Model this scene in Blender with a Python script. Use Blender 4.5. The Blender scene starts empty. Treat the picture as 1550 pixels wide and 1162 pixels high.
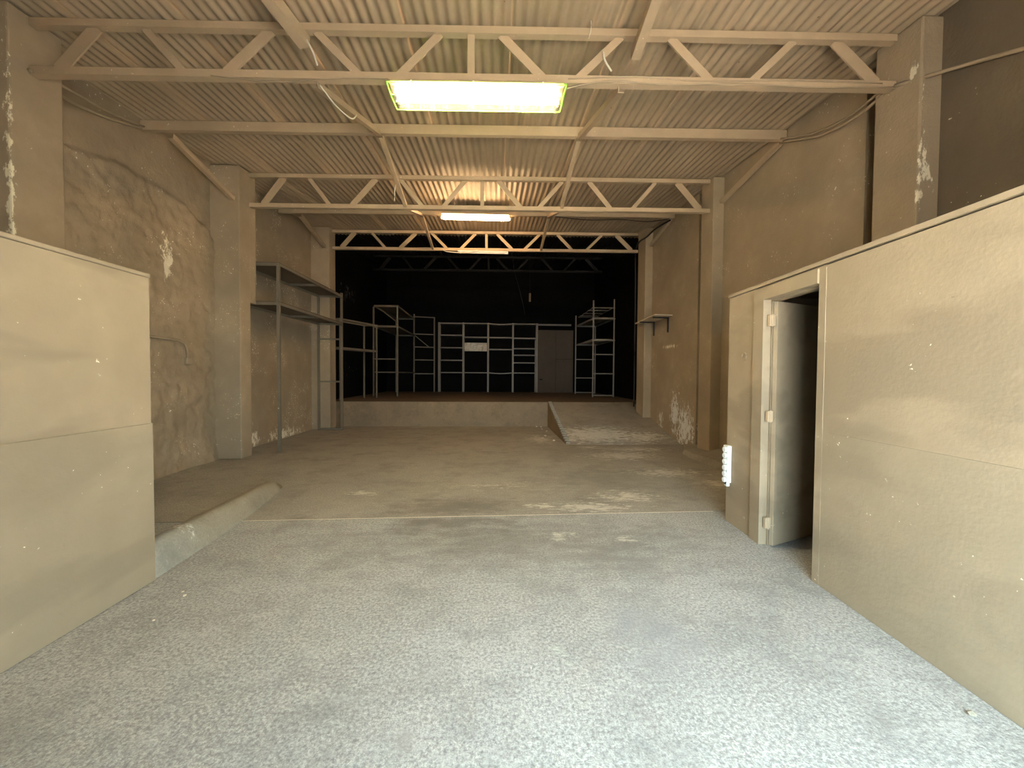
import bpy, math, random
from mathutils import Vector, Matrix, noise
random.seed(7)
scene = bpy.context.scene
C = scene.collection

# ------------------------------------------------------------------ camera
cam_d = bpy.data.cameras.new('camera'); cam = bpy.data.objects.new('camera', cam_d); C.objects.link(cam)
YAW, PITCH, ROLL = .045, .0246, .0066
fw = Vector((math.sin(YAW)*math.cos(PITCH), math.cos(YAW)*math.cos(PITCH), -math.sin(PITCH)))
rt = Vector((math.cos(YAW), -math.sin(YAW), 0)); up = rt.cross(fw)
r2 = rt*math.cos(ROLL) + up*math.sin(ROLL); u2 = up*math.cos(ROLL) - rt*math.sin(ROLL)
M = Matrix((r2, u2, -fw)).transposed().to_4x4(); M.translation = (0, 0, 1.45)
cam.matrix_world = M
cam_d.sensor_fit = 'HORIZONTAL'; cam_d.sensor_width = 36; cam_d.lens = 36*582/1550
cam_d.clip_start = .05; cam_d.clip_end = 200
scene.camera = cam

# ------------------------------------------------------------------ world, daylight, exposure
SKY = 10.0
w = bpy.data.worlds.new('sky'); scene.world = w; w.use_nodes = True
wn = w.node_tree.nodes; bg = wn['Background']
bg.inputs[0].default_value = (.74, .95, 1.0, 1); bg.inputs[1].default_value = SKY      # even overcast daylight
pl = bpy.data.lights.new('door_portal', 'AREA'); pl.shape = 'RECTANGLE'; pl.size = 2.13; pl.size_y = 2.5
pl.cycles.is_portal = True
po = bpy.data.objects.new('door_portal', pl); C.objects.link(po); po.location = (1.065, -.37, 1.25)
po.rotation_euler = (math.radians(90), 0, 0)
sl = bpy.data.lights.new('sun', 'SUN'); sl.energy = 125; sl.color = (1, .80, .58); sl.angle = .01      # sunlit street outside; the light runs along the facade
so = bpy.data.objects.new('sun', sl); C.objects.link(so)
so.rotation_euler = Vector((.72, -.12, -.68)).to_track_quat('-Z', 'Y').to_euler()
vs = scene.view_settings
vs.view_transform = 'Standard'; vs.look = 'None'; vs.gamma = 1; vs.use_curve_mapping = False; vs.exposure = 1.25
LAMP_FRONT, LAMP_MID = 105.0, 62.0

# ------------------------------------------------------------------ mesh helpers
class MB:
    def __init__(s): s.v = []; s.f = []; s.sm = False
    def quadbox(s, pts):                       # 8 points: bottom ring 0-3, top ring 4-7
        b = len(s.v); s.v += [tuple(p) for p in pts]
        for q in ((3,2,1,0),(4,5,6,7),(0,1,5,4),(1,2,6,5),(2,3,7,6),(3,0,4,7)): s.f.append(tuple(b+i for i in q))
        return s
    def box(s, x0, x1, y0, y1, z0, z1):
        return s.quadbox([(x0,y0,z0),(x1,y0,z0),(x1,y1,z0),(x0,y1,z0),(x0,y0,z1),(x1,y0,z1),(x1,y1,z1),(x0,y1,z1)])
    def bar(s, p, q, w, h, ref=(0,0,1)):       # w across, h along ref
        p = Vector(p); q = Vector(q); d = (q-p).normalized(); r = Vector(ref)
        sd = d.cross(r)
        if sd.length < 1e-4: sd = d.cross(Vector((0,1,0)))
        sd.normalize(); un = sd.cross(d).normalized()
        a = sd*w/2; b = un*h/2
        return s.quadbox([p-a-b, p+a-b, q+a-b, q-a-b, p-a+b, p+a+b, q+a+b, q-a+b])
    def angle(s, p, q, leg, t=.005, ref=(0,0,1), flip=1):   # L section
        p = Vector(p); q = Vector(q); d = (q-p).normalized(); r = Vector(ref)
        sd = d.cross(r)
        if sd.length < 1e-4: sd = d.cross(Vector((0,1,0)))
        sd.normalize(); un = sd.cross(d).normalized(); sd = sd*flip
        for a0,a1,b0,b1 in ((0,leg,0,t),(0,t,t,leg)):
            s.quadbox([p+sd*a0+un*b0, p+sd*a1+un*b0, q+sd*a1+un*b0, q+sd*a0+un*b0,
                       p+sd*a0+un*b1, p+sd*a1+un*b1, q+sd*a1+un*b1, q+sd*a0+un*b1])
        return s
    def tube(s, pts, r, n=8):
        pts = [Vector(p) for p in pts]; b0 = len(s.v); m = len(pts)
        for i, p in enumerate(pts):
            d = (pts[min(i+1,m-1)] - pts[max(i-1,0)]).normalized()
            a = d.cross(Vector((0,0,1)))
            if a.length < 1e-3: a = d.cross(Vector((0,1,0)))
            a.normalize(); c = a.cross(d)
            rr = r[i] if isinstance(r, (list,tuple)) else r
            for k in range(n):
                t = 2*math.pi*k/n; s.v.append(tuple(p + (a*math.cos(t)+c*math.sin(t))*rr))
        for i in range(m-1):
            for k in range(n):
                k2 = (k+1)%n; s.f.append((b0+i*n+k, b0+i*n+k2, b0+(i+1)*n+k2, b0+(i+1)*n+k))
        s.f.append(tuple(b0+k for k in range(n))[::-1]); s.f.append(tuple(b0+(m-1)*n+k for k in range(n)))
        return s
    def prism(s, poly, axis, a, b):            # polygon in the two other axes, extruded along axis
        k = len(poly); base = len(s.v)
        for t in (a, b):
            for (u, v) in poly:
                s.v.append((t,u,v) if axis == 0 else (u,t,v) if axis == 1 else (u,v,t))
        s.f.append(tuple(base+i for i in range(k))); s.f.append(tuple(base+k+i for i in range(k))[::-1])
        for i in range(k): s.f.append((base+i, base+k+i, base+k+(i+1)%k, base+(i+1)%k))
        return s
    def build(s, name, mat, parent=None, smooth=False, bevel=0, loc=None, recalc=True):
        o0 = Vector((0,0,0))
        p = parent
        while p is not None: o0 = o0 + p.location; p = p.parent
        if loc is not None and parent is None: o0 = Vector(loc)
        me = bpy.data.meshes.new(name); me.from_pydata([tuple(Vector(v)-o0) for v in s.v], [], s.f); me.validate()
        import bmesh
        bm = bmesh.new(); bm.from_mesh(me)
        if recalc: bmesh.ops.recalc_face_normals(bm, faces=bm.faces[:])
        bm.to_mesh(me); bm.free()
        me.materials.append(mat)
        if smooth: me.polygons.foreach_set('use_smooth', [True]*len(me.polygons))
        o = bpy.data.objects.new(name, me); C.objects.link(o)
        if parent is not None: o.parent = parent
        elif loc is not None: o.location = loc
        if bevel:
            bv = o.modifiers.new('bevel', 'BEVEL'); bv.width = bevel; bv.segments = 2; bv.limit_method = 'ANGLE'
        return o
def tag(o, label=None, cat=None, group=None, kind=None):
    if label: o['label'] = label
    if cat: o['category'] = cat
    if group: o['group'] = group
    if kind: o['kind'] = kind
    return o
def thing(name, loc, label, cat, group=None):
    o = bpy.data.objects.new(name, None); o.empty_display_size = .1; C.objects.link(o); o.location = loc
    return tag(o, label, cat, group)
def part(parent, name, mat, mb, **k): return mb.build(name, mat, parent, **k)
def struct(name, mat, mb, label=None, **k): return tag(mb.build(name, mat, **k), label, None, None, 'structure')

# ------------------------------------------------------------------ materials
class NT:
    def __init__(s, name):
        s.m = bpy.data.materials.new(name); s.m.use_nodes = True; s.t = s.m.node_tree
        s.b = s.t.nodes['Principled BSDF']; s.co = s.n('ShaderNodeTexCoord').outputs['Object']
    def n(s, typ, **kw):
        x = s.t.nodes.new(typ)
        for k, v in kw.items(): setattr(x, k, v)
        return x
    def l(s, a, b): s.t.links.new(a, b)
    def val(s, sock, v):
        if hasattr(v, 'is_output'): s.l(v, sock)
        else: sock.default_value = v
    def noise(s, scale, detail=4, rough=.55, co=None, stretch=None):
        x = s.n('ShaderNodeTexNoise'); c = co or s.co
        if stretch:
            mp = s.n('ShaderNodeMapping'); mp.inputs['Scale'].default_value = stretch; s.l(c, mp.inputs[0]); c = mp.outputs[0]
        s.l(c, x.inputs['Vector']); x.inputs['Scale'].default_value = scale; x.inputs['Detail'].default_value = detail
        x.inputs['Roughness'].default_value = rough
        return x.outputs['Fac']
    def vor(s, scale):
        x = s.n('ShaderNodeTexVoronoi'); s.l(s.co, x.inputs['Vector']); x.inputs['Scale'].default_value = scale
        return x
    def math(s, op, a, b=None, c=None):
        x = s.n('ShaderNodeMath', operation=op); s.val(x.inputs[0], a)
        if b is not None: s.val(x.inputs[1], b)
        if c is not None: s.val(x.inputs[2], c)
        return x.outputs[0]
    def ramp(s, v, lo, hi, a=0., b=1.):
        x = s.n('ShaderNodeMapRange'); s.val(x.inputs[0], v)
        for i, q in zip((1,2,3,4), (lo,hi,a,b)): x.inputs[i].default_value = q
        return x.outputs[0]
    def mix(s, f, a, b, mode='MIX'):
        x = s.n('ShaderNodeMix', data_type='RGBA', blend_type=mode); s.val(x.inputs[0], f)
        for i, q in ((6,a),(7,b)):
            if hasattr(q, 'is_output'): s.l(q, x.inputs[i])
            else: x.inputs[i].default_value = (*q, 1)
        return x.outputs[2]
    def blob(s, centre, radius):               # 1 at centre, 0 at the ellipsoid
        mp = s.n('ShaderNodeVectorMath', operation='SUBTRACT'); s.l(s.co, mp.inputs[0]); mp.inputs[1].default_value = centre
        dv = s.n('ShaderNodeVectorMath', operation='DIVIDE'); s.l(mp.outputs[0], dv.inputs[0]); dv.inputs[1].default_value = radius
        ln = s.n('ShaderNodeVectorMath', operation='LENGTH'); s.l(dv.outputs[0], ln.inputs[0])
        return s.math('SUBTRACT', 1, ln.outputs['Value'])
    def bump(s, h, strength, dist=.01):
        x = s.n('ShaderNodeBump'); s.l(h, x.inputs['Height']); x.inputs['Strength'].default_value = strength; x.inputs['Distance'].default_value = dist
        s.l(x.outputs[0], s.b.inputs['Normal'])
    def done(s, col, rough=.85, metal=0, spec=.3):
        s.val(s.b.inputs['Base Color'], col if hasattr(col,'is_output') else (*col,1)); s.val(s.b.inputs['Roughness'], rough)
        s.b.inputs['Metallic'].default_value = metal; s.b.inputs['Specular IOR Level'].default_value = spec
        return s.m

KHAKI = (.365, .292, .205)
PALE = (.80, .74, .60)
def sc(c, k): return tuple(x*k for x in c)
def paint(name, base, var=.16, flakes=.0, bump=.25, bscale=40, patches=(), rough=.8, spec=.3, smear=0.):
    t = NT(name)
    n1 = t.noise(1.1, 5); n2 = t.noise(6, 6)
    col = t.mix(t.ramp(n1, .3, .7), sc(base, 1-var), sc(base, 1+var))
    col = t.mix(t.ramp(n2, .35, .65, 0, .35), col, sc(base, .82))
    if smear:
        sm = t.noise(1.6, 3, co=None, stretch=(1, .45, 1.6)); col = t.mix(t.ramp(sm, .52, .60, 0, smear), col, sc(base, .72))
    if flakes:
        f1 = t.noise(34, 3); f2 = t.noise(2.2, 3)
        k = t.math('MULTIPLY', t.ramp(f1, .72-.1*flakes, .735-.1*flakes), t.ramp(f2, .54, .6)); col = t.mix(k, col, PALE)
    fn = t.noise(15, 8, .74, stretch=(1,1,.45))
    for (c, r, thr, pc) in patches:
        k = t.math('ADD', t.blob(c, r), t.math('MULTIPLY', t.math('SUBTRACT', fn, .5), 5.0))
        k2 = t.math('MULTIPLY', t.ramp(k, thr, thr+.25), t.ramp(t.blob(c, sc(r, 1.7)), 0, .3)); col = t.mix(k2, col, pc)
    h = t.math('ADD', t.noise(bscale, 5), t.math('MULTIPLY', t.noise(5, 4), 1.5))
    t.bump(h, bump, .012)
    return t.done(col, rough, 0, spec)

PMARKS = [((2.21,1.78,1.84),(.2,.10,.012),1.2,(.05,.035,.02)),((2.21,1.75,1.42),(.2,.025,.03),1.0,(.05,.035,.02)),((2.21,1.74,1.17),(.2,.10,.008),1.3,(.05,.035,.02)),((-2.363,2.4,.88),(.2,.02,.06),.9,(.16,.11,.05))]
M_wall = paint('khaki_wall', KHAKI, flakes=.5, bump=.35)
M_part = paint('khaki_partition', sc(KHAKI,.94), var=.1, flakes=.15, bump=.12, smear=.7, rough=.7, patches=PMARKS)
M_dado = paint('khaki_dado', sc((.36,.294,.208),.89), var=.09, flakes=.2, bump=.12, smear=.4, rough=.65)
M_rough = paint('khaki_rough_plaster', sc(KHAKI,.95), var=.2, flakes=.6, bump=.7, bscale=22,
                patches=[((-4.68,5.72,3.05),(.3,.13,.42),.42,PALE)])
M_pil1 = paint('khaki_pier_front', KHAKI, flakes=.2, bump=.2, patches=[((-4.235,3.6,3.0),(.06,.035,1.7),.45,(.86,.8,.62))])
M_pil = paint('khaki_pier', KHAKI, flakes=.7, bump=.3)
M_brickish = paint('khaki_coarse_wall', sc(KHAKI,.9), var=.2, flakes=1.0, bump=.6, bscale=28,
                   patches=[((-4.7,7.5,.15),(.3,.7,.3),.55,PALE),((-4.7,8.8,.12),(.3,1.2,.25),.6,PALE)])
M_wallr = paint('khaki_wall_right', KHAKI, flakes=.5, bump=.3,
                patches=[((3.93,7.75,.35),(.4,.45,.55),.3,(.78,.79,.79)),((3.93,8.2,.62),(.4,.25,.5),.3,(.78,.79,.79)),((3.93,8.9,.42),(.4,.25,.35),.6,(.7,.7,.66)),((3.93,2.6,2.75),(.4,.35,.2),.95,(.5,.47,.4)),((3.93,8.5,2.1),(.3,.6,.06),.55,PALE)])
M_wallrn = paint('khaki_wall_near_shaded', sc(KHAKI,.42), var=.2, flakes=.3, bump=.3, patches=[((3.93,2.6,2.75),(.4,.4,.2),1.0,(.3,.27,.2))])  # same khaki darkened for the near bay, its shade put into the colour
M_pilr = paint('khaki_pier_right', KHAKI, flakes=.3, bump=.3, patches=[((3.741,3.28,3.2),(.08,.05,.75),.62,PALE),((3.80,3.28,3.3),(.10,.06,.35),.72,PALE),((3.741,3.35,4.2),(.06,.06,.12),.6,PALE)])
M_black = paint('black_paint', (.006,.006,.0065), var=.3, flakes=0, bump=.4, spec=.05, patches=[((-4.7,12.6,4.0),(.5,1.8,.8),1.05,(.10,.095,.085)),((-4.7,12.6,1.6),(.5,2,.9),1.2,(.10,.09,.08))])
M_steel = paint('khaki_steel', (.45,.345,.235), var=.08, flakes=.25, bump=.08, rough=.55, spec=.4)
M_blacksteel = paint('black_painted_steel', (.012,.012,.013), var=.1, bump=.08, rough=.6, spec=.1)
M_darksteel = paint('dark_painted_steel', (.03,.03,.03), var=.1, bump=.08, rough=.6)
M_rack = paint('rack_steel', (.17,.145,.11), var=.15, flakes=.3, bump=.1, rough=.5, spec=.4)
M_rackboard = paint('rack_board', (.12,.095,.065), var=.2, bump=.2)
M_rackgrey = paint('rack_grey_steel', (.24,.215,.19), var=.15, flakes=.2, bump=.1, rough=.45, spec=.5)
M_board = paint('dusty_board', (.105,.085,.07), var=.12, bump=.15, patches=[((2.9,16.3,2.9),(.5,.3,.6),.1,(.075,.06,.05))])
M_cable = paint('khaki_cable', KHAKI, var=.05, bump=0.02, rough=.5)
M_cableblack = paint('black_cable', (.015,.015,.015), var=.05, bump=0.02, rough=.5)
M_cablewhite = paint('white_cable', (.75,.72,.64), var=.03, bump=0.02, rough=.5)
M_white = paint('white_plastic', (.82,.83,.82), var=.03, bump=.02, rough=.35)
M_dark = paint('dark_hole', (.02,.018,.015), var=.1, bump=.05)
M_chip = paint('pale_plaster', (.75,.70,.60), var=.1, bump=.4)
M_shelfwood = paint('wall_shelf_board', (.72,.62,.47), var=.08, bump=.1)

def roof_mat(name, base):
    t = NT(name); n = t.noise(1.3, 4, stretch=(1,.25,1)); n2 = t.noise(14, 5)
    col = t.mix(t.ramp(n, .3, .7), sc(base,.86), sc(base,1.1)); col = t.mix(t.ramp(n2,.4,.7,0,.3), col, sc(base,.8))
    k = t.math('MULTIPLY', t.ramp(t.noise(21,2), .745, .755), t.ramp(t.noise(1.7,2), .55, .6)); col = t.mix(k, col, (.08,.05,.03))
    t.bump(n2, .15, .005); return t.done(col, .6, 0, .35)
M_roof = roof_mat('painted_roof_sheet', (.43,.335,.23))
M_roofblack = roof_mat('black_roof_sheet', (.006,.006,.0065))

def floor_mat(name, base, speck, marks, stains):
    t = NT(name)
    n1 = t.noise(.9, 6, .6); col = t.mix(t.ramp(n1,.3,.7), sc(base,.82), sc(base,1.14))
    tex = t.noise(58, 3, .7); tex2 = t.noise(130, 2, .6); v = t.vor(70)
    col = t.mix(t.ramp(tex,.46,.66,0,speck), col, sc(base,1.6)); col = t.mix(t.ramp(tex,.34,.47,speck,0), col, sc(base,.55)); col = t.mix(t.ramp(tex2,.36,.50,speck*.7,0), col, sc(base,.6))
    col = t.mix(t.math('MULTIPLY', t.ramp(v.outputs['Distance'],.10,.20,1,0), speck*.8), col, sc(base,1.8))
    st = t.noise(2.2, 7, .75); col = t.mix(t.ramp(st,.48,.70,0,.7), col, sc(base,.55))
    sl_ = t.noise(5.5, 7, .78, stretch=(.7,1.2,1)); col = t.mix(t.ramp(sl_,.54,.70,0,.5), col, sc(base,1.45))
    wn_ = t.noise(46, 3); wk = t.math('MULTIPLY', t.ramp(wn_,.71,.73), t.ramp(t.noise(3,3),.5,.6)); col = t.mix(wk, col, (.85,.83,.78))
    fn = t.noise(5, 8, .72, stretch=(.6,1.3,1)); fn2 = t.noise(13, 8, .78, stretch=(.5,1.3,1))
    for (c, r, thr, pc) in stains:
        k = t.math('ADD', t.blob(c, r), t.math('MULTIPLY', t.math('SUBTRACT', fn, .5), 2.2))
        k2 = t.math('MULTIPLY', t.ramp(k, thr, thr+.7, 0, .65), t.ramp(t.blob(c, sc(r,1.5)), 0, .4)); col = t.mix(k2, col, pc)
    for (c, r, thr, pc) in marks:
        k = t.math('ADD', t.blob(c, r), t.math('MULTIPLY', t.math('SUBTRACT', fn2, .5), 4.5))
        k2 = t.math('MULTIPLY', t.ramp(k, thr+.2, thr+.6, 0, .75), t.ramp(t.blob(c, sc(r,1.5)), 0, .3)); col = t.mix(k2, col, pc)
    h = t.math('ADD', tex, t.math('MULTIPLY', tex2, .6)); t.bump(h, .35, .01)
    return t.done(col, t.ramp(n1,.3,.7,.62,.85), 0, .35)
WH = (.62,.60,.55); DK = (.13,.12,.11)
M_floor1 = floor_mat('rough_concrete', (.33,.335,.335), .85,
    [((.61,3.42,0),(.35,.25,.3),.55,WH),((.36,1.95,0),(.12,.1,.3),.4,(.5,.55,.5)),((1.2,3.3,0),(.4,.3,.3),.65,WH)],
    [((-.4,3.75,0),(.9,.45,.3),.15,DK),((.2,3.3,0),(2.6,.9,.3),.25,(.17,.165,.155)),((1.0,2.9,0),(.9,.8,.3),.45,(.22,.22,.22)),((-.35,1.5,0),(.05,.12,.3),.1,(.27,.27,.27)),((-.5,1.05,0),(.04,.07,.3),.1,(.25,.25,.25)),((.9,2.1,0),(.5,.6,.3),.3,(.26,.27,.29))])
M_floor2 = floor_mat('worn_concrete', (.30,.285,.255), .55,
    [((-1.6,4.7,0),(.4,.2,.3),.45,WH),((.55,4.2,0),(.35,.14,.3),.35,WH),((1.05,4.15,0),(.7,.25,.3),.2,WH),((1.6,4.5,0),(.7,.4,.3),.35,WH),((2.3,6.8,0),(1.0,.55,.3),.2,WH),((2.6,5.6,0),(.9,.4,.3),.3,WH),((3.0,5.0,0),(.5,.4,.3),.35,WH),((2.8,7.4,0),(1.1,.4,.3),.3,WH),((1.9,7.6,0),(.6,.3,.3),.4,WH),((0,5.0,0),(1.8,.5,.3),.75,WH),((1.0,8.6,0),(.5,.9,.3),.25,WH)],
    [((-.4,4.2,0),(1.1,.45,.3),.1,DK),((1.6,5.2,0),(1.6,1.4,.3),.4,(.19,.185,.18)),((1.1,4.4,0),(.5,.35,.3),.45,DK),((0,6.2,0),(1.5,.5,.3),.75,DK)])
M_ramp = floor_mat('ramp_concrete', (.29,.265,.225), .22, [((2.3,8.45,.1),(1.3,.6,.4),.0,WH),((3.3,8.3,.1),(.9,.45,.4),.2,WH)], [])
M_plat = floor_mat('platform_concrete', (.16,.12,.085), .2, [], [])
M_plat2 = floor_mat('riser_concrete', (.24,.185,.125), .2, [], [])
M_kerb = floor_mat('kerb_concrete', (.29,.265,.215), .18, [((-2.6,3.2,.15),(.3,.12,.2),.4,WH)], [])
M_ground = floor_mat('street_concrete', (.45,.45,.44), .3, [], [])

def emit(name, col, strength):
    m = bpy.data.materials.new(name); m.use_nodes = True; b = m.node_tree.nodes['Principled BSDF']
    b.inputs['Base Color'].default_value = (.9,.9,.85,1); b.inputs['Emission Color'].default_value = (*col,1); b.inputs['Emission Strength'].default_value = strength
    return m
def cover_mat(name, tint, fac):
    m = bpy.data.materials.new(name); m.use_nodes = True; t = m.node_tree; t.nodes.remove(t.nodes['Principled BSDF'])
    o = t.nodes['Material Output']; a = t.nodes.new('ShaderNodeBsdfTransparent'); a.inputs[0].default_value = (*tint,1)
    d = t.nodes.new('ShaderNodeBsdfTranslucent'); d.inputs[0].default_value = (*tint,1)
    x = t.nodes.new('ShaderNodeMixShader'); x.inputs[0].default_value = fac
    t.links.new(a.outputs[0], x.inputs[1]); t.links.new(d.outputs[0], x.inputs[2]); t.links.new(x.outputs[0], o.inputs[0]); return m

# ------------------------------------------------------------------ roof line
RP = [(-1.8,4.275),(3.65,4.66),(6.78,4.885),(10.16,5.19),(13.6,5.58),(17.3,6.0)]
def zr(y):
    for (a,b),(c,d) in zip(RP, RP[1:]):
        if y <= c or c == RP[-1][0]: return b+(d-b)*(y-a)/(c-a)
TY = -.0311
XL, XR, XPL, XPR = -4.70, 3.93, -4.235, 3.741
FRONT, BACK, STEP = -.35, 17.0, 10.72
PH = .68

# ------------------------------------------------------------------ floor
fl = struct('floor', M_floor2, MB().box(-4.95,4.7,FRONT-.1,STEP+.1,-.2,-.03), 'rough concrete warehouse floor')
def JY(x): return 3.92+.029*x
part(fl, 'slab', M_floor1, MB().quadbox([(-4.95,FRONT-.1,-.03),(4.2,FRONT-.1,-.03),(4.2,JY(4.2)-.008,-.03),(-4.95,JY(-4.95)-.008,-.03),(-4.95,FRONT-.1,0),(4.2,FRONT-.1,0),(4.2,JY(4.2)-.008,0),(-4.95,JY(-4.95)-.008,0)]))
part(fl, 'slab', M_floor2, MB().quadbox([(-4.95,JY(-4.95)+.008,-.03),(4.2,JY(4.2)+.008,-.03),(4.2,STEP+.05,-.03),(-4.95,STEP+.05,-.03),(-4.95,JY(-4.95)+.008,0),(4.2,JY(4.2)+.008,0),(4.2,STEP+.05,0),(-4.95,STEP+.05,0)]))
part(fl, 'joint_filler', M_chip, MB().quadbox([(-2.5,JY(-2.5)-.008,-.03),(2.35,JY(2.35)-.008,-.03),(2.35,JY(2.35)+.008,-.03),(-2.5,JY(-2.5)+.008,-.03),(-2.5,JY(-2.5)-.008,-.002),(2.35,JY(2.35)-.008,-.002),(2.35,JY(2.35)+.008,-.002),(-2.5,JY(-2.5)+.008,-.002)]))
struct('floor_street', M_ground, MB().box(-14,14,-16,FRONT-.1,-.2,-.02), 'pale concrete street outside the opening')

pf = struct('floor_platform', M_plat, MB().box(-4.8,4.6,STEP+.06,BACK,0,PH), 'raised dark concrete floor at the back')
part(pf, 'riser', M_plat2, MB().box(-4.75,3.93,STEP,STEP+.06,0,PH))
# ramp
RY0, RX0 = 7.93, 1.52
rm = struct('floor_ramp', M_ramp, MB().quadbox([(RX0+.02,RY0,0),(XR,RY0,0),(XR,STEP,0),(RX0+.02,STEP,0),(RX0+.02,RY0,.005),(XR,RY0,.005),(XR,STEP,PH-.002),(RX0+.02,STEP,PH-.002)]), 'sloping concrete ramp up to the back platform')
part(rm,'edge_strip',M_plat2,MB().quadbox([(RX0-.03,RY0,0),(RX0+.02,RY0,0),(RX0+.02,STEP,0),(RX0-.03,STEP,0),(RX0-.03,RY0,.01),(RX0+.02,RY0,.01),(RX0+.02,STEP,PH),(RX0-.03,STEP,PH)]))
tooth = MB().box(0,.09,0,.06,0,.05).build('edge_ridge', M_kerb, rm, bevel=.006)
NT_ = 22
for i in range(NT_):
    o = tooth if i == 0 else tooth.copy()
    if i: C.objects.link(o); o.parent = rm
    t = (i+.5)/NT_
    o.location = (RX0-.02, RY0+.03+(STEP-RY0-.1)*i/(NT_-1), PH*(i/(NT_-1))*.965-.002)
# kerb on the left
kb = MB()
ks = [(2.76,-2.40,.215,.15),(3.4,-2.45,.20,.15),(4.0,-2.51,.175,.15),(4.5,-2.60,.14,.14),(4.85,-2.68,.11,.12),(4.98,-2.71,.06,.08)]
ring = []
for (y, x, h, wd) in ks:
    ring.append([(x+.03,y,0),(x,y,h*.5),(x-.03,y,h*.85),(x-.07,y,h),(x-wd,y,h),(x-wd-.03,y,h*.8),(x-wd-.05,y,0)])
for r in ring: kb.v += r
n = 7
for i in range(len(ring)-1):
    for k in range(n-1): kb.f.append((i*n+k,(i+1)*n+k,(i+1)*n+k+1,i*n+k+1))
kb.f.append(tuple(range(n))); kb.f.append(tuple((len(ring)-1)*n+k for k in range(n))[::-1])
struct('trim_kerb', M_kerb, kb, 'low rounded concrete kerb by the left partition', smooth=True)
# broken ledge on the right
lg = MB()
pts = []
for y, x, h0, h1 in ((3.8,3.50,.10,.17),(5.2,3.50,.11,.18),(6.1,3.47,.10,.18),(6.6,3.47,.08,.18),(7.0,3.50,.07,.16),(7.35,3.72,.04,.1),(7.8,3.9,.01,.03)):
    jx = random.uniform(-.02,.02); pts.append([(x+jx,y,0),(x+.05+jx,y,h0),(XR,y,h1),(XR,y,0)])
for r in pts: lg.v += r
for i in range(len(pts)-1):
    for k in range(4): lg.f.append((i*4+k,(i+1)*4+k,(i+1)*4+(k+1)%4,i*4+(k+1)%4))
lg.f.append((0,1,2,3)); lg.f.append(tuple((len(pts)-1)*4+k for k in (3,2,1,0)))
struct('trim_ledge', M_ramp, lg, 'broken concrete ledge at the foot of the right wall')

# ------------------------------------------------------------------ side walls
def wall_seg(x0, x1, y0, y1, top=.03): return [(x0,y0,0),(x1,y0,0),(x1,y1,0),(x0,y1,0),(x0,y0,zr(y0)+top),(x1,y0,zr(y0)+top),(x1,y1,zr(y1)+top),(x0,y1,zr(y1)+top)]
wl = struct('wall_left', M_wall, MB().quadbox(wall_seg(XL-.3,XL-.06,FRONT,10.6)).quadbox(wall_seg(XL-.1,XL,FRONT,3.6)), 'khaki painted left wall')
# bay with rough lower plaster
contour = [(3.9,3.93),(4.3,3.95),(4.57,3.96),(4.8,4.0),(5.05,4.08),(5.2,4.05),(5.35,4.03),(5.5,4.07),(5.65,4.04),(5.93,4.01),(6.1,3.98),(6.3,3.86),(6.5,3.80),(6.7,3.62)]
def cz(y):
    for (a,b),(c,d) in zip(contour, contour[1:]):
        if y <= c: return b+(d-b)*(y-a)/(c-a)
    return contour[-1][1]
g = MB(); ny, nz = 88, 150
for j in range(nz+1):
    for i in range(ny+1):
        y = 4.0+2.65*i/ny; top = zr(y)+.03; z = top*j/nz
        c = cz(y)+.03*noise.noise((y*9,3.1,0)); d = c-z
        k = max(0, min(1, d/.05)); k = k*k*(3-2*k)
        nn = noise.fractal((y*1.6,z*1.6,1.7), 1.0, 2.0, 5); fine = noise.fractal((y*7,z*7,4.2), .9, 2.0, 4)
        rid = abs(noise.fractal((y*1.1+z*.5, z*.8-y*.7, 9.), 1., 2., 3))
        x = XL + k*(.05+.03*nn+.02*fine-.018*max(0,.04-rid)/.04) + (1-k)*(.004*fine) + max(0,.45-z)*.12*(1+.6*nn)*k
        g.v.append((x,y,z))
for j in range(nz):
    for i in range(ny): a = j*(ny+1)+i; g.f.append((a,a+1,a+ny+2,a+ny+1))
part(wl, 'rough_plaster', M_rough, g, smooth=True)
part(wl, 'coarse_bay', M_brickish, MB().quadbox(wall_seg(XL-.1,XL,6.9,10.2)))
def pier(par, mat, x0, x1, y0, y1, bev=.015, z0=0):
    m = MB().quadbox([(x0,y0,z0),(x1,y0,z0),(x1,y1,z0),(x0,y1,z0),(x0,y0,zr(y0)),(x1,y0,zr(y0)),(x1,y1,zr(y1)),(x0,y1,zr(y1))])
    return part(par, 'pier', mat, m, bevel=bev)
pier(wl, M_pil1, XL-.1, XPL, 3.6, 4.026)
pier(wl, M_pil, XL-.1, XPL, 6.62, 6.90)
part(wl, 'pier_thickening', M_pil, MB().quadbox([(XL-.1,6.895,2.66),(XPL-.003,6.895,2.66),(XPL-.003,7.067,2.66),(XL-.1,7.067,2.66),(XL-.1,6.895,zr(6.9)),(XPL-.003,6.895,zr(6.9)),(XPL-.003,7.067,zr(7.07)),(XL-.1,7.067,zr(7.07))]), bevel=.012)
pier(wl, M_pil, XL-.1, XPL, 10.1, 10.47)
wr = struct('wall_right', M_wallr, MB().quadbox(wall_seg(4.35,4.5,FRONT,10.6)).quadbox(wall_seg(XR,4.4,3.98,6.8)).quadbox(wall_seg(XR,4.4,7.33,9.9)), 'khaki painted right wall')
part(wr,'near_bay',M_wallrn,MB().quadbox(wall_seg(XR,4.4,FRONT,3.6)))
pier(wr, M_pilr, XPR, 4.4, 3.29, 3.709)
pier(wr, M_pilr, XPR, 4.4, 6.528, 6.917)
pier(wr, M_pilr, XPR, 4.4, 9.516, 10.01)
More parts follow.
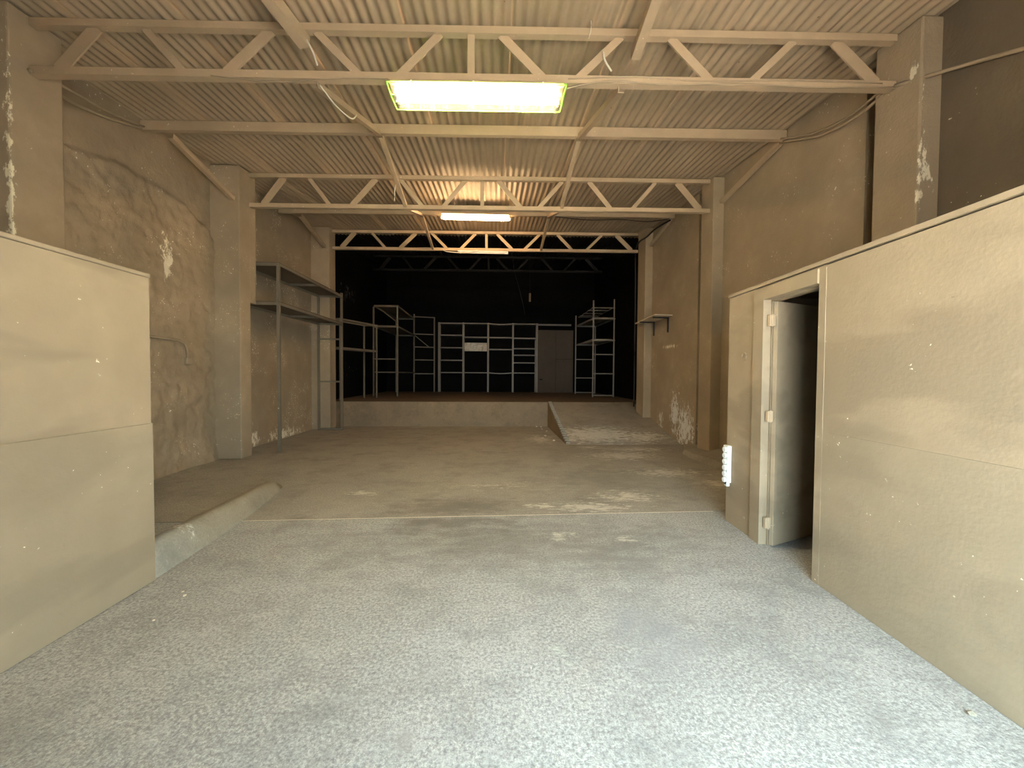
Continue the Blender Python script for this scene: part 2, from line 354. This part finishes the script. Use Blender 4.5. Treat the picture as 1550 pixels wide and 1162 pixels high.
# black painted back zone
struct('wall_back_left', M_black, MB().quadbox(wall_seg(XL-.3,XL,10.47,BACK)), 'black painted left wall of the back zone')
struct('wall_back_right', M_black, MB().quadbox(wall_seg(4.4,4.6,10.45,BACK)).quadbox(wall_seg(3.95,4.5,10.01,10.47)), 'black painted right wall of the back zone')
struct('wall_back', M_black, MB().box(-5.0,4.6,BACK,BACK+.2,0,6.1), 'black painted back wall')
# street front with wide opening
struct('wall_front', M_wall, MB().box(-5.0,0,FRONT-.25,FRONT,0,4.45).box(2.13,4.5,FRONT-.25,FRONT,0,4.45).box(0,2.13,FRONT-.25,FRONT,2.5,4.45), 'front wall with wide street opening')

# ------------------------------------------------------------------ partitions
def RPt(s, d, z): return (2.2556+.0602*(s-2.5)+d, s, z)
def rbox(mb, s0, s1, d0, d1, z0, z1):
    return mb.quadbox([RPt(s0,d0,z0),RPt(s0,d1,z0),RPt(s1,d1,z0),RPt(s1,d0,z0),RPt(s0,d0,z1),RPt(s0,d1,z1),RPt(s1,d1,z1),RPt(s1,d0,z1)])
wp = MB(); rbox(wp,FRONT,2.545,0,.1,0,2.21); rbox(wp,3.315,3.74,0,.1,0,2.22); rbox(wp,2.545,3.315,0,.1,2.2,2.215); rbox(wp,3.64,3.74,.1,1.6,0,2.21)
wpo = struct('wall_partition_right', M_part, wp, 'khaki partition of the right side room')
dd = MB(); rbox(dd,FRONT,2.538,-.0025,.002,.003,1.07); part(wpo,'dado',M_dado,dd)
cap = MB(); rbox(cap,FRONT,3.745,-.012,1.65,2.222,2.25); part(wpo,'cap_slab',M_part,cap)
dr = struct('door_1', M_part, rbox(rbox(rbox(MB(),3.185,3.32,-.018,.11,0,2.2),2.54,2.60,-.004,.11,0,2.2),2.6,3.185,-.018,.11,2.10,2.2), 'open doorway with khaki timber frame')
stop = MB(); rbox(stop,3.168,3.185,.05,.11,0,2.1); rbox(stop,2.6,3.168,.05,.11,2.085,2.1); part(dr,'door_stop',M_part,stop)
hx, hy = 2.335, 3.155
leafd = Vector((.93,.368,0)).normalized(); leafn = Vector((leafd.y,-leafd.x,0))
a = Vector((hx+.012,hy,.012)); b = a+leafd*.62
lf = MB().quadbox([a-leafn*0, a+leafn*.036, b+leafn*.036, b, a+Vector((0,0,2.065)), a+leafn*.036+Vector((0,0,2.065)), b+leafn*.036+Vector((0,0,2.065)), b+Vector((0,0,2.065))])
leaf = part(dr,'door_leaf',M_part,lf,bevel=.003)
for z in (.2,1.11,1.92):
    part(leaf,'hinge',M_steel,MB().box(hx-.03,hx+.03,hy-.014,hy+.012,z-.045,z+.045).tube([(hx-.005,hy-.014,z-.05),(hx-.005,hy-.014,z+.05)],.009))

lp = MB().box(-2.47,-2.363,FRONT,2.75,0,2.09).box(-4.7,-2.47,2.65,2.75,0,2.09)
lpo = struct('wall_partition_left', M_part, lp, 'khaki partition of the left side room')
part(lpo,'cap_slab',M_part,MB().box(-4.7,-2.357,FRONT,2.757,2.093,2.12),bevel=.006)
part(lpo,'dado',M_dado,MB().box(-2.365,-2.352,FRONT,2.753,.003,1.1).box(-4.7,-2.36,2.75,2.757,.003,1.1),bevel=.004)

# ------------------------------------------------------------------ roof sheets
ceil = tag(bpy.data.objects.new('ceiling', None), 'corrugated metal sheet roof painted khaki', None, None, 'structure'); C.objects.link(ceil)
PITCHC = .1
def sheet(x0, x1, y0, y1, mat, lift):
    m = MB(); nx = int(round((x1-x0)/PITCHC*8)); ys = [y0]+[p[0] for p in RP if y0 < p[0] < y1]+[y1]
    for y in ys:
        f = (y-y0)/(y1-y0)
        for i in range(nx+1):
            x = x0+(x1-x0)*i/nx; u = (x+4.97)/PITCHC
            m.v.append((x, y+TY*x, zr(y)+.015+.014*math.cos(2*math.pi*u)+lift*(1-i/nx)+.009*(1-f)))
    for j in range(len(ys)-1):
        for i in range(nx): q = j*(nx+1)+i; m.f.append((q,q+nx+1,q+nx+2,q+1))
    o = part(ceil,'roof_sheet',mat,m,smooth=True,recalc=False); s = o.modifiers.new('thickness','SOLIDIFY'); s.thickness = .003; s.offset = -1; s.use_rim = False
for k in range(10):
    x0 = -4.97+k; x1 = min(x0+1.1, 4.63)
    l1 = 5.75 if x0 < -1.5 else 6.62
    rows = [(-.75,3.1,M_roof),(2.95,l1,M_roof),(l1-.14,10.78,M_roof),(10.66,17.25,M_roofblack)]
    for (ya,yb,mm) in rows: sheet(x0,x1,ya,yb,mm,.02)

# ------------------------------------------------------------------ lattice trusses and purlins
WEB = [(-4.0,-3.65,.12),(-2.87,-3.22,.065),(-2.48,-2.07,.1),(-1.27,-1.66,.07),(-.9,-.52,.075),(.43,.04,.08),(.76,1.16,.07),(2.0,1.62,.08),(2.39,2.79,.065),(3.57,3.17,.11)]
def truss(Y, ztop, zbot, mat, label):
    def P(x, z, dy=0): return (x, Y+TY*x+dy, z)
    t = thing('roof_truss', (0,Y,zbot), label, 'roof truss', 'lattice trusses spanning the hall')
    part(t,'top_chord',mat,MB().bar(P(XPL,ztop-.035),P(XPR,ztop-.035),.065,.065))
    part(t,'bottom_chord',mat,MB().bar(P(XPL,zbot+.035),P(XPR,zbot+.035),.07,.07))
    zb, zt = zbot+.06, ztop-.06
    for (xb,xt,wd) in WEB:
        d = Vector(P(xt,zt))-Vector(P(xb,zb))
        m = MB().bar(P(xb,zb,-.005),P(xt,zt,-.005),.012,wd,ref=d.cross(Vector((TY*-1,1,0))).normalized())
        m.bar(P(xb,zb,.02),P(xt,zt,.02),.05,.012,ref=d.cross(Vector((0,1,0))).normalized())
        part(t,'diagonal',mat,m)
    part(t,'post',mat,MB().bar(P(-.235,zb),P(-.235,zt),.065,.03,ref=(0,1,0)))
    return t
truss(3.653,4.655,4.15,M_steel,'khaki lattice truss nearest the camera carrying the bright twin tube light')
truss(6.779,4.878,4.30,M_steel,'second khaki lattice truss just before the orange lit lamp')
truss(10.164,5.18,4.67,M_steel,'third khaki lattice truss at the edge of the black back zone')
truss(13.55,5.565,5.03,M_blacksteel,'dark lattice truss far back in the black zone')
def purlin(Y, z1, x0, x1, label):
    m = MB(); A = lambda x,z,dy: (x, Y+TY*x+dy, z)
    m.bar(A(x0,z1-.065,0),A(x1,z1-.065,0),.008,.125); m.bar(A(x0,z1-.006,.03),A(x1,z1-.006,.03),.06,.008); m.bar(A(x0,z1-.124,.03),A(x1,z1-.124,.03),.06,.008)
    m.bar(A(x0,z1-.11,.058),A(x1,z1-.11,.058),.006,.03)
    o = m.build('purlin', M_steel, loc=(0,Y,z1-.13)); return tag(o,label,'purlin','plain roof purlins')
purlin(5.22,4.77,-4.69,3.92,'plain steel purlin between the first and second lattice trusses')
purlin(8.45,5.03,-4.68,3.92,'plain steel purlin above the orange lit lamp')
def brace(p, q, wd, label, mat=None):
    m = MB().angle(p, q, wd, .008, flip=1 if p[0] > 0 else -1)
    tag(m.build('roof_brace', mat or M_steel, loc=q), label, 'brace', 'steel braces under the roof')
brace((-1.98,2.25,4.47),(-1.67,3.59,4.36),.10,'wide steel brace running overhead to the near truss, left of the bright light')
brace((1.16,2.2,4.40),(1.24,3.57,4.36),.08,'steel brace running overhead to the near truss, right of the bright light')
brace((-1.65,3.72,4.10),(-1.52,5.24,4.60),.06,'steel brace rising from near truss to purlin, left of the bright light')
brace((1.14,3.63,4.10),(1.09,5.17,4.60),.06,'steel brace rising from near truss to purlin, right of the bright light')
brace((-1.51,5.30,4.60),(-1.53,6.80,4.33),.055,'steel brace falling from purlin to second truss on the left')
brace((1.08,5.22,4.60),(1.12,6.72,4.33),.055,'steel brace falling from purlin to second truss on the right')
brace((-1.54,6.86,4.32),(-1.57,8.47,4.86),.055,'steel brace rising from second truss towards the orange lit purlin, left')
brace((1.13,6.78,4.32),(1.12,8.40,4.86),.055,'steel brace rising from second truss towards the orange lit purlin, right')
brace((-1.57,8.54,4.86),(-1.6,10.18,4.68),.055,'steel brace falling to third truss, left of the orange lamp')
brace((1.13,8.46,4.86),(1.16,10.10,4.68),.055,'steel brace falling to third truss, right of the orange lamp')
brace((-4.28,5.38,4.55),(-4.29,6.60,4.28),.07,'steel brace against the rough left wall ending on the second pier')
brace((-4.2,8.62,4.84),(-4.32,10.08,4.64),.07,'steel brace high on left wall above the near shelving')
brace((3.84,5.14,4.60),(3.84,6.50,4.40),.06,'steel brace high on the right wall before the second pier')
brace((3.84,8.38,4.88),(3.84,9.49,4.66),.06,'steel brace high on right wall above the wall shelf')

# ------------------------------------------------------------------ lights
def tag_light(x0, x1, y, ztop, label):
    L = x1-x0; xc = (x0+x1)/2
    t = thing('fluorescent_light', (xc,y,ztop), label, 'ceiling light', 'fluorescent lights under the trusses'); return t
t = tag_light(-.97,.63,3.6,4.13,'bright twin tube fluorescent light with clear cover on the near truss')
tr = part(t,'tray',M_steel,MB().prism([(3.50,4.035),(3.72,4.035),(3.70,4.09),(3.52,4.09)],0,-.95,.61),bevel=.004)
E1 = emit('tube_front',(1.0,.82,.52),LAMP_FRONT)
for yy in (3.56,3.66):
    tb = part(t,'tube',E1,MB().tube([(-.90,yy,3.995),(.56,yy,3.995)],.016,12),smooth=True)
    for xx in (-.91,.57): part(tr,'lampholder',M_white,MB().box(xx-.012,xx+.012,yy-.02,yy+.02,3.97,4.035))
cv = MB(); o_ = [(-.97,3.485,4.035),(.63,3.485,4.035),(.63,3.735,4.035),(-.97,3.735,4.035)]; i_ = [(-.94,3.51,3.945),(.60,3.51,3.945),(.60,3.71,3.945),(-.94,3.71,3.945)]
cv.v = o_+i_; cv.f = [(0,1,5,4),(1,2,6,5),(2,3,7,6),(3,0,4,7),(4,5,6,7)]
cvo = part(t,'cover',cover_mat('clear_cover',(.96,.985,.90),.02),cv)
rim = MB()
for p,q in ((0,1),(1,2),(2,3),(3,0)): rim.bar(o_[p],o_[q],.012,.012); rim.bar(i_[p],i_[q],.008,.008)
for k in range(4): rim.bar(o_[k],i_[k],.008,.008)
part(cvo,'cover_rim',cover_mat('tinted_rim',(.62,.90,.40),.7),rim)
for xx in (-.75,-.2,.42): part(cvo,'clip',M_white,MB().box(xx-.008,xx+.008,3.475,3.49,4.02,4.05))
for xx in (-.7,.35): part(tr,'hanger',M_steel,MB().box(xx-.012,xx+.012,3.6,3.66,4.09,4.15))

t.rotation_euler.z = TY; t.location.y += .008
t = tag_light(-1.18,.33,8.38,4.88,'glowing orange tube light under the purlin in the middle of the hall')
tr = part(t,'tray',M_steel,MB().box(-1.14,.29,8.26,8.49,4.845,4.885),bevel=.004)  # tray shaped wider than the real fitting to keep tube light off the roof
E2 = emit('tube_mid',(1.0,.64,.31),LAMP_MID)
part(t,'tube',E2,MB().tube([(-1.16,8.38,4.80),(-1.10,8.38,4.80),(.25,8.38,4.80),(.31,8.38,4.80)],[.018,.038,.038,.018],12),smooth=True)
for xx in (-1.17,.32): part(tr,'end_cap',M_steel,MB().box(xx-.012,xx+.012,8.35,8.41,4.775,4.85))
t = tag_light(-.98,.33,10.14,4.67,'unlit pale batten light under the third truss')
tr = part(t,'tray',M_white,MB().box(-.98,.33,10.12,10.18,4.635,4.665),bevel=.004)
part(t,'tube',M_white,MB().tube([(-.9,10.14,4.613),(.31,10.14,4.613)],.016,10),smooth=True)
for xx in (-.91,.32): part(tr,'lampholder',M_white,MB().box(xx-.012,xx+.012,10.12,10.16,4.595,4.64))

# ------------------------------------------------------------------ racks
def rack(name, posts, levels, bars, label, mat, boardmat=None, leg=.05, base=0, group=None, boards=True):
    """posts: corner dict name->(x,y,ztop); levels: (z, corner loop); bars: (a,b,z)"""
    cx = sum(p[0] for p in posts.values())/len(posts); cy = sum(p[1] for p in posts.values())/len(posts)
    t = thing(name,(cx,cy,base),label,'shelving',group)
    for k,(x,y,zt) in posts.items():
        part(t,'post',mat,MB().angle((x,y,base),(x,y,zt),leg,.006,ref=(0,1,0),flip=1))
    for (z, loop, bd) in levels:
        c = [Vector((posts[k][0],posts[k][1],z)) for k in loop]
        for i in range(len(c)):
            p,q = c[i],c[(i+1)%len(c)]; part(t,'rail',mat,MB().bar(p,q,.03,leg))
        if bd:
            m = MB(); m.quadbox([*(v+Vector((0,0,leg/2)) for v in c), *(v+Vector((0,0,leg/2+.02)) for v in c)]); part(t,'shelf_board',boardmat or M_rackboard,m)
    for (a_,b_,z) in bars:
        p = Vector((posts[a_][0],posts[a_][1],z)); q = Vector((posts[b_][0],posts[b_][1],z)); part(t,'crossbar',mat,MB().bar(p,q,.03,.04))
    return t
pA = {'nf':(-3.89,7.15,3.43),'nb':(-4.66,7.15,3.43),'ff':(-3.89,10.02,3.5),'fb':(-4.47,10.02,3.5)}
ra = rack('steel_shelving',pA,[(3.40,('nf','nb','fb','ff'),True),(2.70,('nf','nb','fb','ff'),True)],[('ff','fb',2.32),('ff','fb',1.24),('ff','fb',.03)],
     'tall two level angle iron shelving on the floor against left wall',M_rack)
part(ra,'crossbar',M_rack,MB().bar((-3.9,8.75,3.40),(-4.57,8.75,3.40),.03,.05)); part(ra,'crossbar',M_rack,MB().bar((-3.9,8.75,2.70),(-4.57,8.75,2.70),.03,.05))
pB = {'nf':(-4.3,10.97,3.0),'ff':(-3.73,12.4,3.0),'fb':(-4.12,12.4,2.98),'nb':(-4.66,10.97,3.0)}
rack('steel_shelving',pB,[(2.97,('nf','nb','fb','ff'),False),(2.15,('nf','nb','fb','ff'),True)],[],'open topped shelving standing askew on the platform by left wall',M_rack,base=PH,leg=.045)
pC = {'n':(-3.3,13.3,3.78),'m':(-3.36,16.3,3.95),'k':(-2.55,16.5,3.85),'w':(-4.1,13.3,3.72),'v':(-4.1,16.3,3.85)}
rc = rack('steel_shelving',pC,[(3.74,('n','w','v','m'),True),(3.05,('n','w','v','m'),True)],[('n','w',1.95),('n','w',1.5),('n','m',1.5),('m','k',3.84),('m','k',3.12),('m','k',2.58),('m','k',2.04),('m','k',1.46)],
     'tall corner shelving with slanting braces at the left of the back row',M_rack,base=PH,leg=.05)
part(rc,'brace',M_rack,MB().bar((-3.95,13.3,3.68),(-3.32,13.3,3.2),.03,.04,ref=(0,1,0))); part(rc,'brace',M_rack,MB().bar((-3.34,16.3,3.05),(-2.75,16.4,2.56),.03,.04,ref=(0,1,0)))
pD = {'nl':(3.45,13.3,4.05),'nr':(4.18,13.3,4.1),'fl':(3.3,15.5,3.85),'fr':(4.1,15.5,3.8)}
rd = rack('steel_shelving',pD,[(3.42,('nl','nr','fr','fl'),False),(2.67,('nl','nr','fr','fl'),False)],[('nl','nr',3.79),('nl','nr',2.17),('nl','nr',1.5),('nl','nr',.74),('fl','fr',2.08),('fl','fr',1.33),('fl','fr',.74)],
     'pale ladder sided shelving on the platform near right pier',M_rackgrey,base=PH,leg=.05)
for i,(u0,u1) in enumerate(((0,.3),(.36,.66),(.72,1))):
    m = MB()
    for z in (3.45,):
        x0 = lambda y: 3.45-.15*(y-13.3)/2.2
        m.quadbox([(x0(13.3)+.73*u0,13.3,z),(x0(13.3)+.73*u1,13.3,z),(x0(15.5)+.78*u1,15.5,z),(x0(15.5)+.78*u0,15.5,z),(x0(13.3)+.73*u0,13.3,z+.02),(x0(13.3)+.73*u1,13.3,z+.02),(x0(15.5)+.78*u1,15.5,z+.02),(x0(15.5)+.78*u0,15.5,z+.02)])
    part(rd,'shelf_plank',M_rackboard,m)
for y in (13.9,14.6,15.2): part(rd,'shelf_plank',M_rackgrey,MB().box(3.4,4.1,y,y+.2,3.80,3.82))
part(rd,'shelf_board',M_rackgrey,MB().box(3.4,4.1,13.35,15.4,2.70,2.715))
for y in (13.32,15.48): part(rd,'top_rail',M_rackgrey,MB().box(3.36,4.1,y-.01,y+.01,3.78,3.80))
for x in (3.4,4.1): part(rd,'top_rail',M_rackgrey,MB().box(x-.01,x+.01,13.32,15.48,3.78,3.80))

# row of shelving at the back wall
RYF, RYB = 16.6, 16.96
rs = thing('shelving_row',(-.3,16.78,PH),'long row of grey slotted shelving bays along the black back wall','shelving')
UX = [-2.387,-1.354,-.29,.777,1.819]
for x in UX:
    for y in (RYF,RYB): part(rs,'upright',M_rackgrey,MB().bar((x,y,PH),(x,y,3.66),.075 if y==RYF else .05,.04,ref=(0,1,0)))
BZ = [(3.12,2.585,2.05,1.52),(3.04,1.52),(3.04,2.528,1.52),(3.02,2.571,2.287,1.96,1.52)]
for i,zs in enumerate(BZ):
    x0,x1 = UX[i]+.03,UX[i+1]-.03
    for z in zs+(3.63,):
        m = MB(); sag = -.03 if (i==2 and z in (3.63,1.52)) else 0
        for k in range(4):
            xa,xb = x0+(x1-x0)*k/4,x0+(x1-x0)*(k+1)/4; za,zb = z+sag*math.sin(math.pi*k/4),z+sag*math.sin(math.pi*(k+1)/4)
            m.quadbox([(xa,RYF-.01,za-.025),(xb,RYF-.01,zb-.025),(xb,RYB,zb-.025),(xa,RYB,za-.025),(xa,RYF-.01,za+.02),(xb,RYF-.01,zb+.02),(xb,RYB,zb+.02),(xa,RYB,za+.02)])
        part(rs,'shelf',M_rackgrey,m)
part(rs,'top_rail',M_rackgrey,MB().box(1.86,3.3,RYF-.02,RYF+.02,3.57,3.64)); part(rs,'upright',M_rackgrey,MB().bar((1.74,RYF,PH),(1.74,RYF,2.95),.03,.03,ref=(0,1,0)))
def sheetmat():
    t = NT('dented_tin'); n = t.noise(5,3); t.bump(n,1.0,.08); return t.done((.36,.33,.29),.35,.6,.5)
mm = MB().box(-1.30,-.34,RYF-.035,RYF-.025,2.44,2.80).build('tin_panel',sheetmat(),loc=(-.82,RYF-.03,2.44)); tag(mm,'shiny dented tin panel fixed across the second bay of the back shelving','panel')
bp = thing('board_panel',(2.63,16.5,PH),'tall dusty grey board leaning at the right end of the back shelving','board')
part(bp,'board',M_board,MB().box(1.86,2.62,16.5,16.53,PH,3.37)); part(bp,'board',M_board,MB().box(2.63,3.38,16.49,16.52,PH,2.12)); part(bp,'board',M_board,MB().box(2.63,3.38,16.505,16.53,2.13,3.37))
part(bp,'pull_handle',M_dark,MB().box(1.92,2.05,16.47,16.5,1.22,1.27))

# ------------------------------------------------------------------ wall shelf
ws = thing('wall_shelf',(3.93,9.1,2.8),'plain wall shelf on two dark brackets high on the right wall','shelf')
part(ws,'shelf_board',M_shelfwood,MB().quadbox([(3.50,8.33,2.775),(3.93,8.39,2.775),(3.93,9.5,2.775),(3.62,9.84,2.775),(3.50,8.33,2.80),(3.93,8.39,2.80),(3.93,9.5,2.80),(3.62,9.84,2.80)]))
for y in (8.58,9.35):
    part(ws,'bracket',M_darksteel,MB().box(3.90,3.93,y-.015,y+.015,2.43,2.77).box(3.56,3.93,y-.015,y+.015,2.745,2.772))

# ------------------------------------------------------------------ power strip on the partition end
ps = thing('power_strip',RPt(3.69,-.02,.37),'white multi socket power strip hung on the end of right partition','power strip')
m = MB(); rbox(m,3.645,3.725,-.045,-.002,.40,.765); part(ps,'body',M_white,m,bevel=.006)
m = MB(); rbox(m,3.665,3.705,-.04,-.004,.36,.40); part(ps,'cable_end',M_white,m,bevel=.006)
for k in range(6):
    z = .425+.06*k; m = MB(); m.tube([RPt(3.685,-.045,z),RPt(3.685,-.062,z)],[.028,.024],12); part(ps,'socket',M_white,m)
m = MB(); rbox(m,3.66,3.70,-.05,-.044,.385,.41); part(ps,'switch',M_dark,m)
# faint ring boss on the partition
m = MB(); pts = [RPt(3.47+.035*math.cos(q),-.006,1.63+.035*math.sin(q)) for q in [i*math.pi/8 for i in range(13)]]
part(wpo,'ring_mark',M_dado,m.tube(pts,.006,6))

# ------------------------------------------------------------------ conduit on left wall
cd = thing('conduit',(-4.6,5.9,1.6),'bent painted conduit with small box on the rough left wall','conduit')
X = -4.615
part(cd,'pipe',M_rough,MB().tube([(X,4.5,1.93),(X,5.7,1.925),(X,5.86,1.92),(X,5.94,1.89),(X,5.985,1.83),(X,6.0,1.75),(X,6.0,1.66)],.018,8),smooth=True)
part(cd,'box',M_rough,MB().box(X-.04,X+.035,5.94,6.06,1.57,1.67),bevel=.006)

# ------------------------------------------------------------------ cables
def cable(name, pts, r, mat, label, group='loose cables'):
    P = [Vector(p) for p in pts]; out = []
    for i in range(len(P)-1):
        p0 = P[max(i-1,0)]; p1 = P[i]; p2 = P[i+1]; p3 = P[min(i+2,len(P)-1)]
        for k in range(6):
            u = k/6; out.append(.5*((2*p1)+(p2-p0)*u+(2*p0-5*p1+4*p2-p3)*u*u+(3*p1-p0-3*p2+p3)*u**3))
    out.append(P[-1])
    return tag(MB().tube(out,r,6).build(name,mat,smooth=True,loc=P[-1]),label,'cable',group)
cable('cable',[(-4.2,3.72,4.16),(-4.45,4.2,4.27),(-4.6,4.7,4.42),(-4.62,5.3,4.62)],.016,M_cable,'thick cable from near truss to purlin along left wall, lower of two')
cable('cable',[(-4.2,3.76,4.20),(-4.4,4.3,4.36),(-4.55,4.8,4.50),(-4.6,5.32,4.66)],.013,M_cable,'thinner cable from near truss to purlin along left wall, upper of two')
cable('cable',[(3.71,3.52,4.17),(3.83,4.0,4.22),(3.86,4.5,4.33),(3.86,5.08,4.60)],.016,M_cable,'thick sagging cable along right wall behind the near truss')
cable('cable',[(3.71,3.56,4.22),(3.82,4.1,4.27),(3.84,4.6,4.41),(3.84,5.1,4.65)],.013,M_cable,'thin sagging cable along right wall behind the near truss')
cable('cable',[(3.87,2.2,3.62),(3.87,2.7,3.86),(3.83,3.1,4.03),(3.72,3.5,4.17)],.016,M_cable,'cable coming along right wall in front of the near truss')
def t1y(x): return 3.653+TY*x-.042
cable('cable',[(.64,3.6,4.09),(.8,t1y(.8),4.13),(1.1,t1y(1.1),4.165),(1.6,t1y(1.6),4.14),(2.2,t1y(2.2),4.16),(3.0,t1y(3.),4.14),(3.7,t1y(3.7),4.16)],.007,M_cable,'thin cable tied along the near truss right of the light, lower one')
cable('cable',[(.66,t1y(.7),4.18),(1.3,t1y(1.3),4.21),(1.9,t1y(1.9),4.18),(2.6,t1y(2.6),4.20),(3.6,t1y(3.6),4.19)],.006,M_cable,'thin cable tied along the near truss right of the light, upper one')
cable('cable',[(-2.6,t1y(-2.6),4.155),(-2.0,t1y(-2.)+.03,4.13),(-1.4,t1y(-1.4),4.15),(-.98,3.6,4.12)],.006,M_cable,'thin cable under the near truss left of the light')
cable('cable_tail',[(-1.68,3.56,4.40),(-1.63,3.57,4.3),(-1.6,3.58,4.20)],.008,M_cablewhite,'pale cable tail hanging at the left end of near brace','hanging cable tails')
cable('cable_tail',[(-1.64,3.72,4.13),(-1.57,3.9,4.07),(-1.53,4.2,4.14),(-1.56,4.45,4.34)],.007,M_cablewhite,'pale cable tail drooping under left rising brace','hanging cable tails')
cable('cable_tail',[(.98,3.57,4.42),(1.0,3.57,4.34),(1.06,3.57,4.25)],.008,M_cablewhite,'pale cable tail hanging from diagonal right of the light','hanging cable tails')
cable('cable_tail',[(.86,3.55,4.68),(.86,3.55,4.6),(.84,3.55,4.52)],.005,M_cablewhite,'short pale cable tie on top chord right of the light','hanging cable tails')
cable('cable_tail',[(-1.60,6.3,4.48),(-1.62,6.32,4.36),(-1.62,6.32,4.22)],.008,M_cablewhite,'pale cable tail hanging before the second truss','hanging cable tails')
cable('cable',[(3.83,8.36,4.86),(3.7,8.8,4.84),(3.72,9.4,4.86),(3.72,9.9,4.9),(3.70,10.08,4.7),(3.70,10.06,4.0),(3.70,10.05,2.5),(3.70,10.05,.62)],.02,M_cableblack,'black cable bundle running down the right pier at the black zone')
cable('cable',[(1.3,8.36,4.87),(2.0,8.32,4.80),(2.7,8.3,4.82),(3.3,8.3,4.79),(3.8,8.34,4.88)],.008,M_cableblack,'black cable sagging below the purlin towards right wall')
cable('cable',[(-1.35,10.16,4.68),(-1.25,10.1,4.62),(-.8,10.07,4.59),(-.45,10.08,4.67)],.012,M_cablewhite,'pale cable drooping beside the unlit batten')
cable('cable',[(.42,10.175,4.68),(.53,10.3,4.12),(.66,10.3,3.68),(.80,10.3,3.07)],.0035,M_cableblack,'thin wire hanging down in front of the black zone')
pn = thing('pendant_switch',(1.08,12,3.72),'small grey pull switch hanging on a wire in the black zone','switch')
part(pn,'wire',M_cableblack,MB().tube([(1.07,12,5.42),(1.08,12,3.98)],.005,6)); part(pn,'housing',M_rackboard,MB().box(1.05,1.11,11.97,12.03,3.72,3.98),bevel=.01)

# ------------------------------------------------------------------ debris
def chip(x, y, s, label, group=None, mat=None, z=0, flat=.5):
    import bmesh
    bm = bmesh.new(); bmesh.ops.create_icosphere(bm, subdivisions=1, radius=s)
    for v in bm.verts: v.co *= random.uniform(.7,1.15); v.co.z *= flat; v.co.x *= 1.3
    mn = min(v.co.z for v in bm.verts)
    for v in bm.verts: v.co.z -= mn
    me = bpy.data.meshes.new('plaster_chip'); bm.to_mesh(me); bm.free(); me.materials.append(mat or M_chip)
    o = bpy.data.objects.new('plaster_chip', me); C.objects.link(o); o.location = (x,y,z); o.rotation_euler.z = random.uniform(0,3)
    return tag(o,label,'debris',group)
for (x,y,s) in ((1.16,10.55,.035),(1.28,10.5,.03),(1.26,10.1,.03),(1.33,9.75,.025),(1.2,9.0,.03),(1.30,8.35,.03),(1.1,8.7,.025)):
    chip(x,y,s,'small pale plaster chip on the floor beside the ramp','plaster chips beside the ramp')
chip(2.05,1.52,.017,'small curled flake on the floor near the right partition',None,M_kerb,0,.7)
for (x,y,s) in ((-2.0,2.55,.012),(-1.98,2.3,.01),(-2.05,2.6,.009)):
    chip(x,y,s,'tiny pale flake on floor by the left partition','flakes by the left partition')
